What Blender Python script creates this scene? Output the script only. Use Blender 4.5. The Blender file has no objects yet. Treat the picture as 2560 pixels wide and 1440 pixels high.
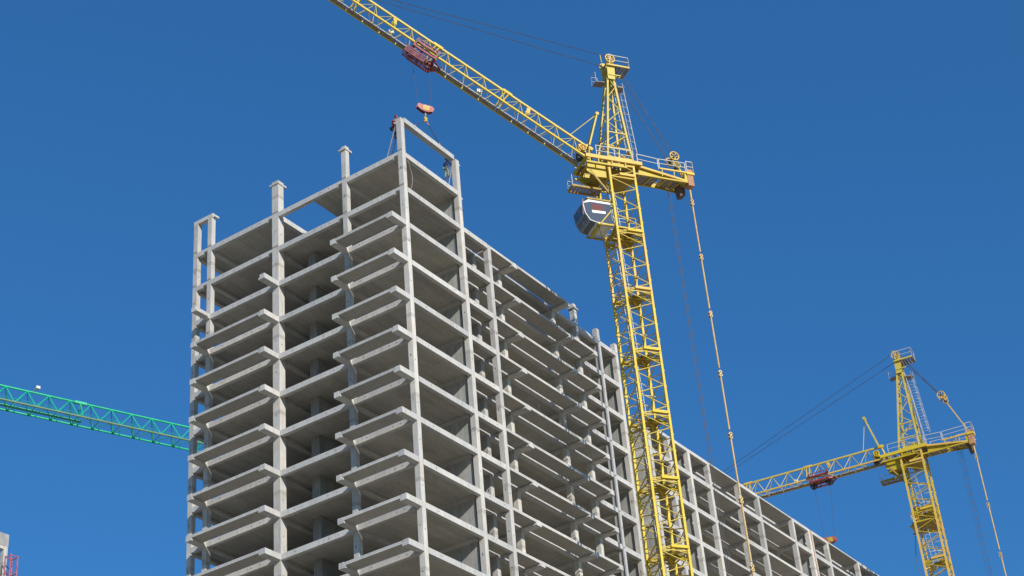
import bpy, math, random
from mathutils import Vector, Matrix
random.seed(7)
D = bpy.data
sc = bpy.context.scene
COL = sc.collection
GZ = 74.0            # height of the top storey beam undersides above the ground

# ------------------------------------------------------------------ camera
YAW, PITCH, ROLL = 0.5621, 0.5598, -0.0930
CP = Vector((-77.9491, -57.0951, -72.2368 + GZ))
cy, sy, cp_, sp_ = math.cos(YAW), math.sin(YAW), math.cos(PITCH), math.sin(PITCH)
FW = Vector((cy*cp_, sy*cp_, sp_)); R0 = Vector((sy, -cy, 0)); U0 = R0.cross(FW)
cr, sr = math.cos(ROLL), math.sin(ROLL)
RT = R0*cr + U0*sr; UP = -R0*sr + U0*cr
cam = D.cameras.new('camera'); camo = D.objects.new('camera', cam); COL.objects.link(camo)
cam.sensor_width = 36; cam.lens = 4290.9/2560*36; cam.clip_start = 0.5; cam.clip_end = 20000
M = Matrix((RT, UP, -FW)).transposed().to_4x4(); M.translation = CP
camo.matrix_world = M
sc.camera = camo

# ------------------------------------------------------------------ light
SUNV = Vector((-0.47, -1.0, 0.52)).normalized()      # towards the sun
w = D.worlds.new('World'); sc.world = w; w.use_nodes = True
nt = w.node_tree; bg = nt.nodes['Background']
sky = nt.nodes.new('ShaderNodeTexSky'); sky.sky_type = 'NISHITA'; sky.sun_disc = False
sky.sun_elevation = math.asin(SUNV.z)
sky.sun_rotation = math.atan2(SUNV.x, SUNV.y)
sky.altitude = 300; sky.air_density = 1.0; sky.dust_density = 0.1; sky.ozone_density = 3.0
tint = nt.nodes.new('ShaderNodeMix'); tint.data_type = 'RGBA'; tint.blend_type = 'MULTIPLY'; tint.inputs[0].default_value = 1.0
tint.inputs[7].default_value = (0.35, 0.88, 1.22, 1)      # deep polarised blue of the clear sky
flat_ = nt.nodes.new('ShaderNodeMix'); flat_.data_type = 'RGBA'; flat_.inputs[0].default_value = 0.38
flat_.inputs[7].default_value = (0.28, 1.30, 3.75, 1)
nt.links.new(sky.outputs[0], tint.inputs[6]); nt.links.new(tint.outputs[2], flat_.inputs[6]); nt.links.new(flat_.outputs[2], bg.inputs[0]); bg.inputs[1].default_value = 0.10
sun = D.lights.new('sun', 'SUN'); suno = D.objects.new('sun', sun); COL.objects.link(suno)
sun.energy = 4.2; sun.angle = math.radians(0.53); sun.color = (1.0, 0.955, 0.885)
suno.rotation_euler = (-SUNV).to_track_quat('-Z', 'Y').to_euler()
suno.location = (-60, -120, 120)
sc.view_settings.view_transform = 'Standard'; sc.view_settings.look = 'None'
sc.view_settings.exposure = 0.22; sc.view_settings.gamma = 1; sc.view_settings.use_curve_mapping = False

# ------------------------------------------------------------------ materials
def mat_base(name, rough=0.8, metal=0.0):
    m = D.materials.new(name); m.use_nodes = True
    b = m.node_tree.nodes['Principled BSDF']
    b.inputs['Roughness'].default_value = rough; b.inputs['Metallic'].default_value = metal
    return m, m.node_tree, b
def N(t, kind, **kw):
    n = t.nodes.new(kind)
    for k, v in kw.items(): setattr(n, k, v)
    return n
def L(t, a, b): t.links.new(a, b)
def math_n(t, op, a, b=None):
    n = N(t, 'ShaderNodeMath', operation=op)
    for i, x in enumerate((a, b)):
        if x is None: continue
        if isinstance(x, (int, float)): n.inputs[i].default_value = x
        else: L(t, x, n.inputs[i])
    return n.outputs[0]
def ramp(t, f, stops):
    n = N(t, 'ShaderNodeValToRGB'); e = n.color_ramp.elements
    while len(e) > 1: e.remove(e[-1])
    e[0].position = stops[0][0]; e[0].color = (*stops[0][1], 1)
    for p, c in stops[1:]:
        x = e.new(p); x.color = (*c, 1)
    L(t, f, n.inputs[0]); return n.outputs[0]
def mix(t, mode, f, a, b):
    n = N(t, 'ShaderNodeMix', data_type='RGBA', blend_type=mode)
    for i, x in ((0, f), (6, a), (7, b)):
        if isinstance(x, (int, float)): n.inputs[i].default_value = x
        elif isinstance(x, tuple): n.inputs[i].default_value = (*x, 1)
        else: L(t, x, n.inputs[i])
    return n.outputs[2]
def noise(t, vec, scale, detail=4, rough=0.6):
    n = N(t, 'ShaderNodeTexNoise'); n.inputs['Scale'].default_value = scale
    n.inputs['Detail'].default_value = detail; n.inputs['Roughness'].default_value = rough
    L(t, vec, n.inputs['Vector']); return n.outputs[0]
def mapping(t, vec, sc_):
    n = N(t, 'ShaderNodeMapping'); n.inputs['Scale'].default_value = sc_; L(t, vec, n.inputs[0]); return n.outputs[0]
def rnd_vec(t, amt=37.0):
    oc = N(t, 'ShaderNodeTexCoord').outputs['Object']
    oi = N(t, 'ShaderNodeObjectInfo').outputs['Random']
    a = N(t, 'ShaderNodeVectorMath', operation='ADD')
    k = math_n(t, 'MULTIPLY', oi, amt)
    cx = N(t, 'ShaderNodeCombineXYZ')
    for i in range(3): L(t, k, cx.inputs[i])
    L(t, oc, a.inputs[0]); L(t, cx.outputs[0], a.inputs[1])
    return oc, a.outputs[0], oi

def concrete(name, lo, hi, kind='plain'):
    m, t, b = mat_base(name, 0.9)
    oc, vec, oi = rnd_vec(t)
    n1 = noise(t, vec, 0.9, 5, 0.6)
    streak = noise(t, mapping(t, vec, (5, 5, 0.45)), 1.0, 4, 0.6)
    f = math_n(t, 'ADD', math_n(t, 'MULTIPLY', n1, 0.55), math_n(t, 'MULTIPLY', streak, 0.45))
    col = ramp(t, f, [(0.33, lo), (0.5, tuple((a+c)/2 for a, c in zip(lo, hi))), (0.66, hi)])
    # rusty / warm blotches
    n2 = noise(t, vec, 2.7, 3, 0.5)
    col = mix(t, 'MULTIPLY', ramp(t, n2, [(0.58, (0, 0, 0)), (0.72, (0.55, 0.55, 0.55))]), col, (1.06, 0.93, 0.80))
    st_ = noise(t, mapping(t, vec, (4.5, 4.5, 0.5)), 1.3, 3, 0.55)
    col = mix(t, 'MULTIPLY', ramp(t, st_, [(0.56, (0, 0, 0)), (0.66, (0.8, 0.8, 0.8))]), col, (1.02, 0.88, 0.74) if kind == 'column' else (0.90, 0.86, 0.80))
    st2 = noise(t, mapping(t, vec, (9, 9, 0.8)), 1.1, 3, 0.55)
    col = mix(t, 'MULTIPLY', ramp(t, st2, [(0.60, (0, 0, 0)), (0.68, (0.7, 0.7, 0.7))]), col, (0.72, 0.71, 0.69))
    # small pits and stains
    n3 = noise(t, vec, 14, 3, 0.7)
    col = mix(t, 'MULTIPLY', ramp(t, n3, [(0.66, (0, 0, 0)), (0.78, (0.35, 0.35, 0.35))]), col, (0.68, 0.68, 0.66))
    # each precast piece has its own tone
    tone = ramp(t, oi, [(0, (0.86, 0.86, 0.87)), (0.5, (0.97, 0.96, 0.95)), (1, (1.07, 1.06, 1.03))])
    col = mix(t, 'MULTIPLY', 1.0, col, tone)
    sep = N(t, 'ShaderNodeSeparateXYZ'); L(t, oc, sep.inputs[0])
    if kind == 'column':
        zz = math_n(t, 'ADD', math_n(t, 'DIVIDE', math_n(t, 'SUBTRACT', sep.outputs[2], GZ-1.25), 6.0), math_n(t, 'MULTIPLY', math_n(t, 'FLOOR', math_n(t, 'MULTIPLY', oi, 2.99)), 0.5))
        fr = math_n(t, 'FRACT', zz)
        band = ramp(t, fr, [(0.0, (1, 1, 1)), (0.045, (1, 1, 1)), (0.05, (0, 0, 0)), (1, (0, 0, 0))])
        col = mix(t, 'MULTIPLY', band, col, (0.78, 0.77, 0.76))
        wn = N(t, 'ShaderNodeTexWhiteNoise', noise_dimensions='2D')
        cv = N(t, 'ShaderNodeCombineXYZ'); L(t, math_n(t, 'FLOOR', zz), cv.inputs[0]); L(t, oi, cv.inputs[1]); L(t, cv.outputs[0], wn.inputs['Vector'])
        col = mix(t, 'MULTIPLY', 1.0, col, ramp(t, wn.outputs['Value'], [(0, (0.88, 0.88, 0.88)), (1, (1.06, 1.05, 1.03))]))
    if kind == 'slab':
        # hollow-core panels 1.2 m wide, laid along x
        py = math_n(t, 'DIVIDE', sep.outputs[1], 1.22)
        fr = math_n(t, 'FRACT', py)
        line = ramp(t, fr, [(0.0, (1, 1, 1)), (0.02, (1, 1, 1)), (0.035, (0, 0, 0)), (1, (0, 0, 0))])
        line = mix(t, 'MULTIPLY', 1.0, line, ramp(t, noise(t, vec, 0.35, 2), [(0.42, (0, 0, 0)), (0.6, (0.8, 0.8, 0.8))]))
        col = mix(t, 'MULTIPLY', line, col, (0.62, 0.62, 0.62))
        wn = N(t, 'ShaderNodeTexWhiteNoise', noise_dimensions='3D')
        cv = N(t, 'ShaderNodeCombineXYZ')
        L(t, math_n(t, 'FLOOR', py), cv.inputs[0]); L(t, math_n(t, 'FLOOR', math_n(t, 'DIVIDE', sep.outputs[0], 6.6)), cv.inputs[1]); L(t, oi, cv.inputs[2])
        L(t, cv.outputs[0], wn.inputs['Vector'])
        col = mix(t, 'MULTIPLY', 1.0, col, ramp(t, wn.outputs['Value'], [(0, (0.87, 0.88, 0.87)), (1, (1.05, 1.04, 1.01))]))
        ls = noise(t, mapping(t, vec, (0.25, 1.4, 1)), 1.0, 4, 0.6)
        col = mix(t, 'MULTIPLY', ramp(t, ls, [(0.45, (0, 0, 0)), (0.75, (0.5, 0.5, 0.5))]), col, (0.62, 0.60, 0.54))
    if kind == 'wall':
        vs = noise(t, mapping(t, vec, (1.5, 6, 0.2)), 1.0, 5, 0.65)
        col = mix(t, 'MULTIPLY', ramp(t, vs, [(0.4, (0, 0, 0)), (0.7, (0.7, 0.7, 0.7))]), col, (0.60, 0.60, 0.55))
    L(t, col, b.inputs['Base Color'])
    bp = N(t, 'ShaderNodeBump'); bp.inputs['Strength'].default_value = 0.35; bp.inputs['Distance'].default_value = 0.02
    L(t, n3, bp.inputs['Height']); L(t, bp.outputs[0], b.inputs['Normal'])
    return m

def paint(name, base, wear, amount=0.5, rough=0.45, metal=0.0, rust=None, alt=None):
    m, t, b = mat_base(name, rough, metal)
    oc, vec, oi = rnd_vec(t)
    n1 = noise(t, vec, 1.6, 5, 0.65)
    col = ramp(t, n1, [(0.38, base), (0.38+0.35*(1.3-amount), wear)])
    if alt:      # repainted pieces
        col = mix(t, 'MIX', ramp(t, oi, [(0, (0, 0, 0)), (0.5, (0.1, 0.1, 0.1)), (0.6, (0.9, 0.9, 0.9)), (1, (0.9, 0.9, 0.9))]), col, alt)
    if rust:
        n2 = noise(t, vec, 5.5, 4, 0.6)
        col = mix(t, 'MIX', ramp(t, n2, [(0.60, (0, 0, 0)), (0.70, (0.75, 0.75, 0.75))]), col, rust)
    L(t, col, b.inputs['Base Color'])
    rr = ramp(t, n1, [(0.3, (rough*0.8,)*3), (0.7, (min(1, rough*1.3),)*3)]); L(t, rr, b.inputs['Roughness'])
    return m

MC = concrete('concrete_beam', (0.44, 0.43, 0.405), (0.59, 0.575, 0.54))
MCOL = concrete('concrete_column', (0.45, 0.44, 0.415), (0.63, 0.605, 0.56), 'column')
MS = concrete('concrete_slab', (0.40, 0.385, 0.345), (0.51, 0.49, 0.44), 'slab')
MBS = concrete('balcony_slab_concrete', (0.35, 0.335, 0.30), (0.45, 0.43, 0.39))  # underside shade put into the colour; edges get the lighter beam concrete
MW = concrete('concrete_wall', (0.32, 0.32, 0.30), (0.50, 0.49, 0.46), 'wall')
MDOT, _, _b = mat_base('lifting_hole'); _b.inputs['Base Color'].default_value = (0.09, 0.09, 0.09, 1)
MYL = paint('faded_yellow_leg', (0.68, 0.41, 0.06), (0.70, 0.45, 0.10), 0.6, 0.55, rust=(0.46, 0.24, 0.09), alt=(0.64, 0.46, 0.012))
MYP = paint('pale_yellow', (0.56, 0.41, 0.045), (0.60, 0.46, 0.10), 0.6, 0.5, rust=(0.45, 0.28, 0.12))
MY = paint('yellow_paint', (0.50, 0.36, 0.006), (0.56, 0.39, 0.025), 0.5, 0.45, rust=(0.40, 0.24, 0.05))
MYD = paint('dirty_yellow', (0.40, 0.27, 0.02), (0.32, 0.20, 0.06), 0.6, 0.6, rust=(0.22, 0.13, 0.06))
MRAIL = paint('rail_grey', (0.52, 0.50, 0.46), (0.62, 0.56, 0.42), 0.5, 0.5)
MROPE = paint('wire_rope', (0.045, 0.04, 0.045), (0.09, 0.075, 0.07), 0.5, 0.6)
MRED = paint('trolley_red', (0.36, 0.05, 0.045), (0.20, 0.04, 0.05), 0.5, 0.55, rust=(0.16, 0.06, 0.06))
MPINK = paint('faded_red', (0.44, 0.13, 0.11), (0.36, 0.07, 0.06), 0.5, 0.5)
MGRATE = paint('walkway_steel', (0.30, 0.25, 0.24), (0.22, 0.18, 0.19), 0.5, 0.7)
MDARK = paint('dark_steel', (0.03, 0.03, 0.035), (0.06, 0.055, 0.05), 0.5, 0.5)
MRUST = paint('rusty_steel', (0.52, 0.28, 0.13), (0.36, 0.18, 0.10), 0.5, 0.75)
MROD = paint('rod_paint', (0.58, 0.40, 0.15), (0.52, 0.33, 0.12), 0.6, 0.6, rust=(0.34, 0.14, 0.09))
MWH = paint('white_panel', (0.80, 0.80, 0.74), (0.66, 0.66, 0.58), 0.4, 0.35)
MGL, _, _b = mat_base('cab_glass', 0.12, 0.35); _b.inputs['Base Color'].default_value = (0.12, 0.14, 0.17, 1)
MCURT, _, _b = mat_base('cab_curtain', 0.9); _b.inputs['Base Color'].default_value = (0.16, 0.06, 0.06, 1)
MGR = paint('green_paint', (0.012, 0.42, 0.20), (0.02, 0.50, 0.25), 0.4, 0.4)
MGRO = paint('weathered_green', (0.10, 0.26, 0.13), (0.22, 0.24, 0.12), 0.5, 0.55)
MBL = paint('pink_red_steel', (0.42, 0.09, 0.12), (0.50, 0.20, 0.24), 0.5, 0.5)
MPIPE = paint('zinc_pipe', (0.50, 0.50, 0.51), (0.40, 0.40, 0.41), 0.4, 0.5)
MALU = paint('ladder_aluminium', (0.35, 0.35, 0.37), (0.25, 0.25, 0.28), 0.5, 0.5)
def flat(name, c, r=0.85):
    m, t, b = mat_base(name, r); oc, vec, oi = rnd_vec(t)
    L(t, ramp(t, noise(t, vec, 6, 3), [(0.3, tuple(x*0.75 for x in c)), (0.7, tuple(min(1, x*1.15) for x in c))]), b.inputs['Base Color']); return m

MDECK = flat('dark_deck', (0.27, 0.25, 0.22), 0.95)  # unseen slab tops coloured dark to cut light bounced onto undersides

# ------------------------------------------------------------------ mesh helpers
class MB:
    def __init__(s): s.v = []; s.f = []; s.mi = []
    def add(s, vs, fs, mi=0):
        o = len(s.v); s.v += [tuple(v) for v in vs]
        for f in fs: s.f.append(tuple(i+o for i in f)); s.mi.append(mi)
    def box(s, x0, y0, z0, x1, y1, z1, mi=0, mt=None):
        s.add([(x0,y0,z0),(x1,y0,z0),(x1,y1,z0),(x0,y1,z0),(x0,y0,z1),(x1,y0,z1),(x1,y1,z1),(x0,y1,z1)],
              [(0,3,2,1),(4,5,6,7),(0,1,5,4),(1,2,6,5),(2,3,7,6),(3,0,4,7)], mi)
        if mt is not None: s.mi[-5] = mt
    def ring(s, p, q, w, h, n, mi=0, up=None):
        p = Vector(p); q = Vector(q); d = (q-p)
        if d.length < 1e-5: return
        d.normalize(); u = Vector(up) if up else (Vector((0,0,1)) if abs(d.z) < 0.95 else Vector((0,1,0)))
        a = d.cross(u).normalized(); b = a.cross(d)
        vs = []
        for c in (p, q):
            for i in range(n):
                t = 2*math.pi*(i+0.5)/n
                k = 1/math.cos(math.pi/4) if n == 4 else 1
                vs.append(c + a*(math.cos(t)*w/2*k) + b*(math.sin(t)*h/2*k))
        fs = [tuple(range(n-1, -1, -1)), tuple(range(n, 2*n))]
        fs += [(i, (i+1) % n, n+(i+1) % n, n+i) for i in range(n)]
        s.add(vs, fs, mi)
    def bar(s, p, q, w, h=None, mi=0, up=None): s.ring(p, q, w, h or w, 4, mi, up)
    def tube(s, p, q, d, n=7, mi=0): s.ring(p, q, d, d, n, mi)
    def path(s, pts, d, n=6, mi=0):
        for a, b in zip(pts[:-1], pts[1:]): s.tube(a, b, d, n, mi)
    def prism(s, poly, a, b, axis='y', mi=0):
        n = len(poly)
        def P(u, v, w_): return {'y': (u, w_, v), 'x': (w_, u, v), 'z': (u, v, w_)}[axis]
        vs = [P(u, v, a) for u, v in poly] + [P(u, v, b) for u, v in poly]
        s.add(vs, [tuple(range(n)), tuple(range(2*n-1, n-1, -1))] + [(i+n, (i+1) % n+n, (i+1) % n, i) for i in range(n)], mi)
    def wheel(s, c, r, width, axis=(0,1,0), spokes=5, mi=0, rim=0.16, n=28):
        c = Vector(c); ax = Vector(axis).normalized(); u = ax.orthogonal().normalized(); v = ax.cross(u)
        vs = []
        ri = r*(1-rim)
        for k in range(n):
            t = 2*math.pi*k/n; dd = u*math.cos(t)+v*math.sin(t)
            for rr, ww in ((r, -1), (r*0.93, -0.25), (r*0.93, 0.25), (r, 1), (ri, 1), (ri, -1)): vs.append(c+dd*rr+ax*(ww*width/2))
        fs = []
        for k in range(n):
            for j in range(6):
                a = k*6+j; b = k*6+(j+1) % 6; c2 = ((k+1) % n)*6+(j+1) % 6; d2 = ((k+1) % n)*6+j
                fs.append((a, b, c2, d2))
        s.add(vs, fs, mi)
        s.tube(c-ax*width*0.6, c+ax*width*0.6, r*0.36, 10, mi)
        for k in range(spokes):
            t = 2*math.pi*k/spokes; dd = u*math.cos(t)+v*math.sin(t)
            s.bar(c+dd*r*0.1, c+dd*ri*1.02, r*0.2, width*0.4, mi)
    def build(s, name, mats, parent=None, smooth=False):
        me = D.meshes.new(name); me.from_pydata(s.v, [], s.f)
        mats = mats if isinstance(mats, (list, tuple)) else [mats]
        for m in mats: me.materials.append(m)
        if len(mats) > 1: me.polygons.foreach_set('material_index', s.mi)
        me.update()
        import bmesh
        bm = bmesh.new(); bm.from_mesh(me); bmesh.ops.recalc_face_normals(bm, faces=bm.faces); bm.to_mesh(me); bm.free()
        o = D.objects.new(name, me); COL.objects.link(o)
        if parent: o.parent = parent
        if smooth:
            for p in me.polygons: p.use_smooth = True
        return o
def tag(o, label=None, cat=None, group=None, kind=None):
    if label: o['label'] = label
    if cat: o['category'] = cat
    if group: o['group'] = group
    if kind: o['kind'] = kind
    return o
def empty(name, loc, rz=0):
    o = D.objects.new(name, None); COL.objects.link(o); o.location = loc; o.rotation_euler = (0, 0, rz); o.empty_display_size = 0.5
    return o
def screen(p):
    d = Vector(p)-CP; z = d.dot(FW)
    return (1280+4290.9*d.dot(RT)/z, 720-4290.9*d.dot(UP)/z, z)

class Parts:
    """many like parts of one thing: the 100 that show largest are objects, the rest one 'stuff' part"""
    def __init__(s, name, mats, parent, cap=100): s.name = name; s.mats = mats; s.p = parent; s.cap = cap; s.items = []
    def add(s, mb, rank):
        x, y, z = screen(rank)
        inf = (-40 < x < 2600) and (-40 < y < 1475)
        s.items.append((0 if inf else 1, z, mb))
    def done(s):
        s.items.sort(key=lambda a: (a[0], a[1]))
        n = s.cap if len(s.items) <= s.cap else s.cap-1
        for _, _, mb in s.items[:n]:
            if 'beam' in s.name or 'slab' in s.name:      # erection tolerance of precast pieces
                j = [random.uniform(-1, 1)*a for a in (.007, .007, .009)]
                mb.v = [(v[0]+j[0], v[1]+j[1], v[2]+j[2]) for v in mb.v]
            mb.build(s.name, s.mats, s.p)
        rest = s.items[n:]
        if rest:
            r = MB()
            for _, _, mb in rest:
                o = len(r.v); r.v += mb.v; r.f += [tuple(i+o for i in f) for f in mb.f]; r.mi += mb.mi
            o = r.build(s.name, s.mats, s.p); o['kind'] = 'stuff'

# ------------------------------------------------------------------ ground
g = MB(); g.box(-6000, -6000, -2, 6000, 6000, 0)
mg, t, b = mat_base('ground_earth', 0.95)
oc, vec, oi = rnd_vec(t)
L(t, ramp(t, noise(t, vec, 0.05, 6, 0.6), [(0.35, (0.28, 0.245, 0.18)), (0.65, (0.42, 0.37, 0.27))]), b.inputs['Base Color'])
tag(g.build('ground', mg), kind='structure')

def holes_y(mb, x, y0, y1, z):      # lifting holes on a beam face looking to -x
    for f in (0.2, 0.8, 0.33):
        y = y0+(y1-y0)*f
        mb.box(x-0.004, y-0.035, z-0.035, x+0.02, y+0.035, z+0.035, 1)
def holes_x(mb, y, x0, x1, z):
    for f in (0.22, 0.78):
        x = x0+(x1-x0)*f
        mb.box(x-0.035, y-0.004, z-0.035, x+0.035, y+0.02, z+0.035, 1)

# ------------------------------------------------------------------ main tower block
def Zk(k): return GZ-3.0*k
bld = tag(empty('concrete_building', (0, 0, 0)),
          'tall unfinished grey concrete frame tower with open storeys and bare corner columns', 'building')
MMO, _, _b = mat_base('mortar'); _b.inputs['Base Color'].default_value = (0.30, 0.24, 0.20, 1)
cols = Parts('column', [MCOL, MDOT, MMO], bld)
beams = Parts('beam', [MC, MDOT], bld)
lbeams = Parts('loggia_beam', [MC, MDOT], bld)
ibeams = Parts('inner_beam', MC, bld)
cants = Parts('balcony_beam', [MC, MDOT], bld)
bslab = Parts('balcony_slab', [MBS, MC], bld)
walls = Parts('wall', MW, bld)
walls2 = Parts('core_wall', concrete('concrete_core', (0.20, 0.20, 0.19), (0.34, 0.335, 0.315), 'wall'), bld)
floors = Parts('floor_slab', [MS, MDECK], bld)

def column(x, y, wx, wy, top, cap=None, bot=0.0, parts=None, holes=True):
    m = MB(); m.box(x, y, bot, x+wx, y+wy, top)
    if cap:      # collar: overhang -x side, +x side, -y side, +y side, z below top
        a, b_, c, d, zc = cap
        m.box(x-a, y-c, zc-0.14, x+wx+b_, y+wy+d, zc)
    if holes:
        for k in range(0, 26):
            z = Zk(k)-0.9-0.6*random.random()
            if z < bot+1 or z > top-0.3: continue
            if random.random() < 0.6: m.box(x-0.004, y+wy*0.45, z, x+0.02, y+wy*0.45+0.07, z+0.07+0.12*random.random(), 1)
            if random.random() < 0.6: m.box(x+wx*0.4, y-0.004, z-0.3, x+wx*0.4+0.06, y+0.02, z-0.2, 1)
    if x == 0 and holes:
        for k in (0, 1): m.box(x-.006, y+.01, Zk(k)+.41, x+.02, y+wy-.01, Zk(k)+.56, 2)
    (parts or cols).add(m, (x, y, min(top, GZ-12)))
T0 = Zk(0)+3.3
# short facade (x = 0)
column(0, 0, .4, .4, T0-0.0, None)
mcap = MB()
column(0, 5.07, .4, .4, T0, (0.10, .28, .06, .16, GZ+3.08))
column(0, 11.5, .6, .6, T0, (0.06, .27, .06, .2, GZ+3.12))
column(0, 18.12, .4, .4, GZ+3.04, None)
column(0, 19.55, .4, .4, GZ+3.04, None)
# corbels at the column heads that carry the next beams
cb = MB(); cb.box(0.0, .4, GZ+2.93, .4, .58, GZ+3.10); cb.build('corbel', MC, bld)
cb = MB(); cb.box(6.56, .4, GZ+2.93, 6.96, .58, GZ+3.10); cb.build('corbel', MC, bld)
cb = MB(); cb.box(6.96, .02, GZ+2.92, 7.12, .3, GZ+3.05); cb.build('corbel', MC, bld)
cb = MB(); cb.box(6.96, .02, GZ-0.12, 7.12, .3, GZ+0.03); cb.build('corbel', MC, bld)
column(6.56, 0, .4, .4, T0, None)
column(9.86, 0, .4, .4, Zk(1)+.38)
for x in (13.15, 20.4, 29.8): column(x, 1.4, .4, .4, Zk(1)+.36)
column(9.9, 1.4, .4, .4, Zk(1)+.36)
column(23.8, 1.4, .4, .4, Zk(1)+2.3, (.14, .14, .12, .12, Zk(1)+1.95))
column(27.1, 1.4, .4, .4, Zk(1)+1.45)
m = MB(); m.box(29.8, 1.4, Zk(1)+.4, 30.2, 1.8, Zk(1)+1.2); m.build('column', [MCOL, MDOT], bld)
XS = [6.56, 13.15, 20.4, 27.1, 29.8]
for y in (5.07, 11.5, 18.12, 19.55):
    for x in XS: column(x, y, .4, .4, Zk(1)+.3 if x > 7 else Zk(0)+.3, holes=False)
NF = 24
notch = .16
for k in range(-1, NF+1):
    z = Zk(k)
    if k == -1:
        m = MB(); m.box(0.003, 18.05, z+.04, .397, 19.98, z+.36); m.box(0.1, 17.9, z+.05, .55, 18.05, z+.2); beams.add(m, (0, 18, z)); continue
    up = k <= 1
    # short facade beams
    for (y0, y1) in ((.4, 5.07), (5.47, 11.5), (12.1, 18.12), (18.52, 19.55)):
        m = MB(); y0 += .02; y1 -= .015
        if up:
            m.prism([(y0, z+notch), (y0+.3, z+notch), (y0+.45, z), (y1, z), (y1, z+.4), (y0, z+.4)], 0, .3, 'x')
        else: m.box(0, y0, z, .3, y1, z+.4)
        if y1-y0 > 2: holes_y(m, 0, y0, y1, z+.22)
        beams.add(m, (0, (y0+y1)/2, z))
    # long facade beams at y = 0
    for (x0, x1) in ((.4, 6.56), (6.96, 9.86)):
        if k == 0 and x0 > 1: continue
        m = MB(); m.box(x0+.02, 0, z, x1-.015, .3, z+.4); holes_x(m, 0, x0, x1, z+.22); beams.add(m, (x0, 0, z))
    # recessed line y = 1.4
    if k >= 1:
        for (x0, x1) in ((6.98, 9.9), (10.3, 13.15), (13.55, 20.4), (20.8, 23.8), (24.2, 27.1), (27.5, 29.8)):
            m = MB(); m.box(x0+.01, 1.4, z if x0 > 24 else z+.13, x1-.01, 1.7, z+.4)
            if x0 > 24: holes_x(m, 1.4, x0, x1, z+.22)
            lbeams.add(m, (x0, 1.4, z))
    # inner beams along x
    for y, wy in ((5.12, .3), (11.6, .4), (18.17, .3), (19.6, .3)):
        segs = ((.6 if y == 11.6 else .4, 6.56), (6.96, 13.15), (13.55, 20.4), (20.8, 27.1), (27.5, 29.8))
        if k == 0: segs = segs[:1]
        for x0, x1 in segs:
            m = MB(); m.box(x0, y, z, x1, y+wy, z+.4); ibeams.add(m, (x0, y, z))
    # inner beams along y
    if k >= 1:
        for x in XS:
            for (y0, y1) in ((1.85 if x > 7 else .5, 5.07), (5.47, 11.5), (11.9, 18.12)):
                m = MB(); m.box(x+.02 if x > 7 or y0 > 1 else 6.5, y0, z-.02, x+.36, y1, z+.2); ibeams.add(m, (x, y0, z))
    # floor slabs
    m = MB(); zb, zt = z+.2, z+.395
    if k == 0:
        m.box(.3, .3, zb, 6.9, 8.5, zt, 0, 1); m.box(.3, 11.9, zb, 6.9, 18.17, zt, 0, 1); m.box(.3, 18.47, zb, 6.9, 19.6, zt, 0, 1)
    else:
        m.box(.3, .3, zb, 6.9, 1.3, zt, 0, 1); m.box(6.9, .3, zb, 10.1, 1.2, zt, 0, 1)
        m.box(.3, 1.3, zb, 6.9, 5.12, zt, 0, 1); m.box(6.9, 1.7, zb-.03, 30.1, 5.12, zt, 0, 1)
        m.box(.3, 5.42, zb, 30.1, 11.6, zt, 0, 1); m.box(.3, 12.0, zb, 30.1, 18.17, zt, 0, 1); m.box(.3, 18.47, zb, 30.1, 19.6, zt, 0, 1)
    floors.add(m, (3, 3, z))
    # balconies of the short facade
    for (y, wy, side) in ((0, .4, 'R'), (5.07, .4, 'L'), (11.5, .6, 'R'), (18.12, .4, 'L')):
        if k < 2: continue
        m = MB(); wv = wy if wy < .5 else .44
        m.box(-1.53, y, z, 0, y+wv, z+.4)
        if side == 'R': m.box(-1.525, y+wv, z, -.33, y+wv+.11, z+.165)
        else: m.box(-1.525, y-.11, z, -.33, y, z+.165)
        cants.add(m, (-1.5, y, z))
    for (y0, y1, k0) in ((.4, 5.07, 2), (11.94, 18.12, 3)):
        if k < k0: continue
        m = MB(); m.box(-1.5, y0, z+.17, -.38, y1, z+.385)
        m.box(-1.515, y0+.02, z+.17, -1.5, y1-.02, z+.29, 1); m.box(-1.507, y0+.01, z+.305, -1.5, y1-.01, z+.384, 1)
        bslab.add(m, (-1.5, (y0+y1)/2, z))
    # loggia slabs of the long facade
    if k >= 1:
        lastx = 24.2 if k >= 2 else 20.8
        for x in (13.15, 20.4, 23.9):
            if x > lastx: continue
            m = MB(); m.box(x, 0.0, z, x+.4, 1.4, z+.4)
            for s in (-1, 1):
                xa = x-.14 if s < 0 else x+.4
                if x > 23 and s > 0: continue
                if k == 1 and x > 20 and s > 0: continue
                m.prism([(0.005, z+.02), (1.3, z+.02), (1.3, z+.17), (0.005, z+.17)], xa, xa+.14, 'x')
            cants.add(m, (x, 0, z))
        segs = [(10.26, 13.15), (13.55, 20.4)] + ([(20.8, 23.9)] if k >= 2 else [])
        for (x0, x1) in segs:
            m = MB(); m.box(x0, 0.012, z+.18, x1, 1.17, z+.385); m.box(x0, 0.006, z+.178, x1, .012, z+.386, 1); bslab.add(m, (x0, 0, z))
    # walls below this floor
    if k >= 1 and k < NF:
        zw = Zk(k+1)+.4
        m = MB(); m.box(6.72, .62, zw, 6.90, 5.1, z+.2); walls.add(m, (6.7, .5, z))
        m = MB(); m.box(29.96, 1.95, zw, 30.12, 6.4, z+.2); walls.add(m, (29.9, 1.5, z))
    elif k == 0:
        zw = Zk(1)+.4
        m = MB(); m.box(6.72, .62, zw, 6.90, 5.1, z+.2); walls.add(m, (6.7, .5, z))
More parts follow.
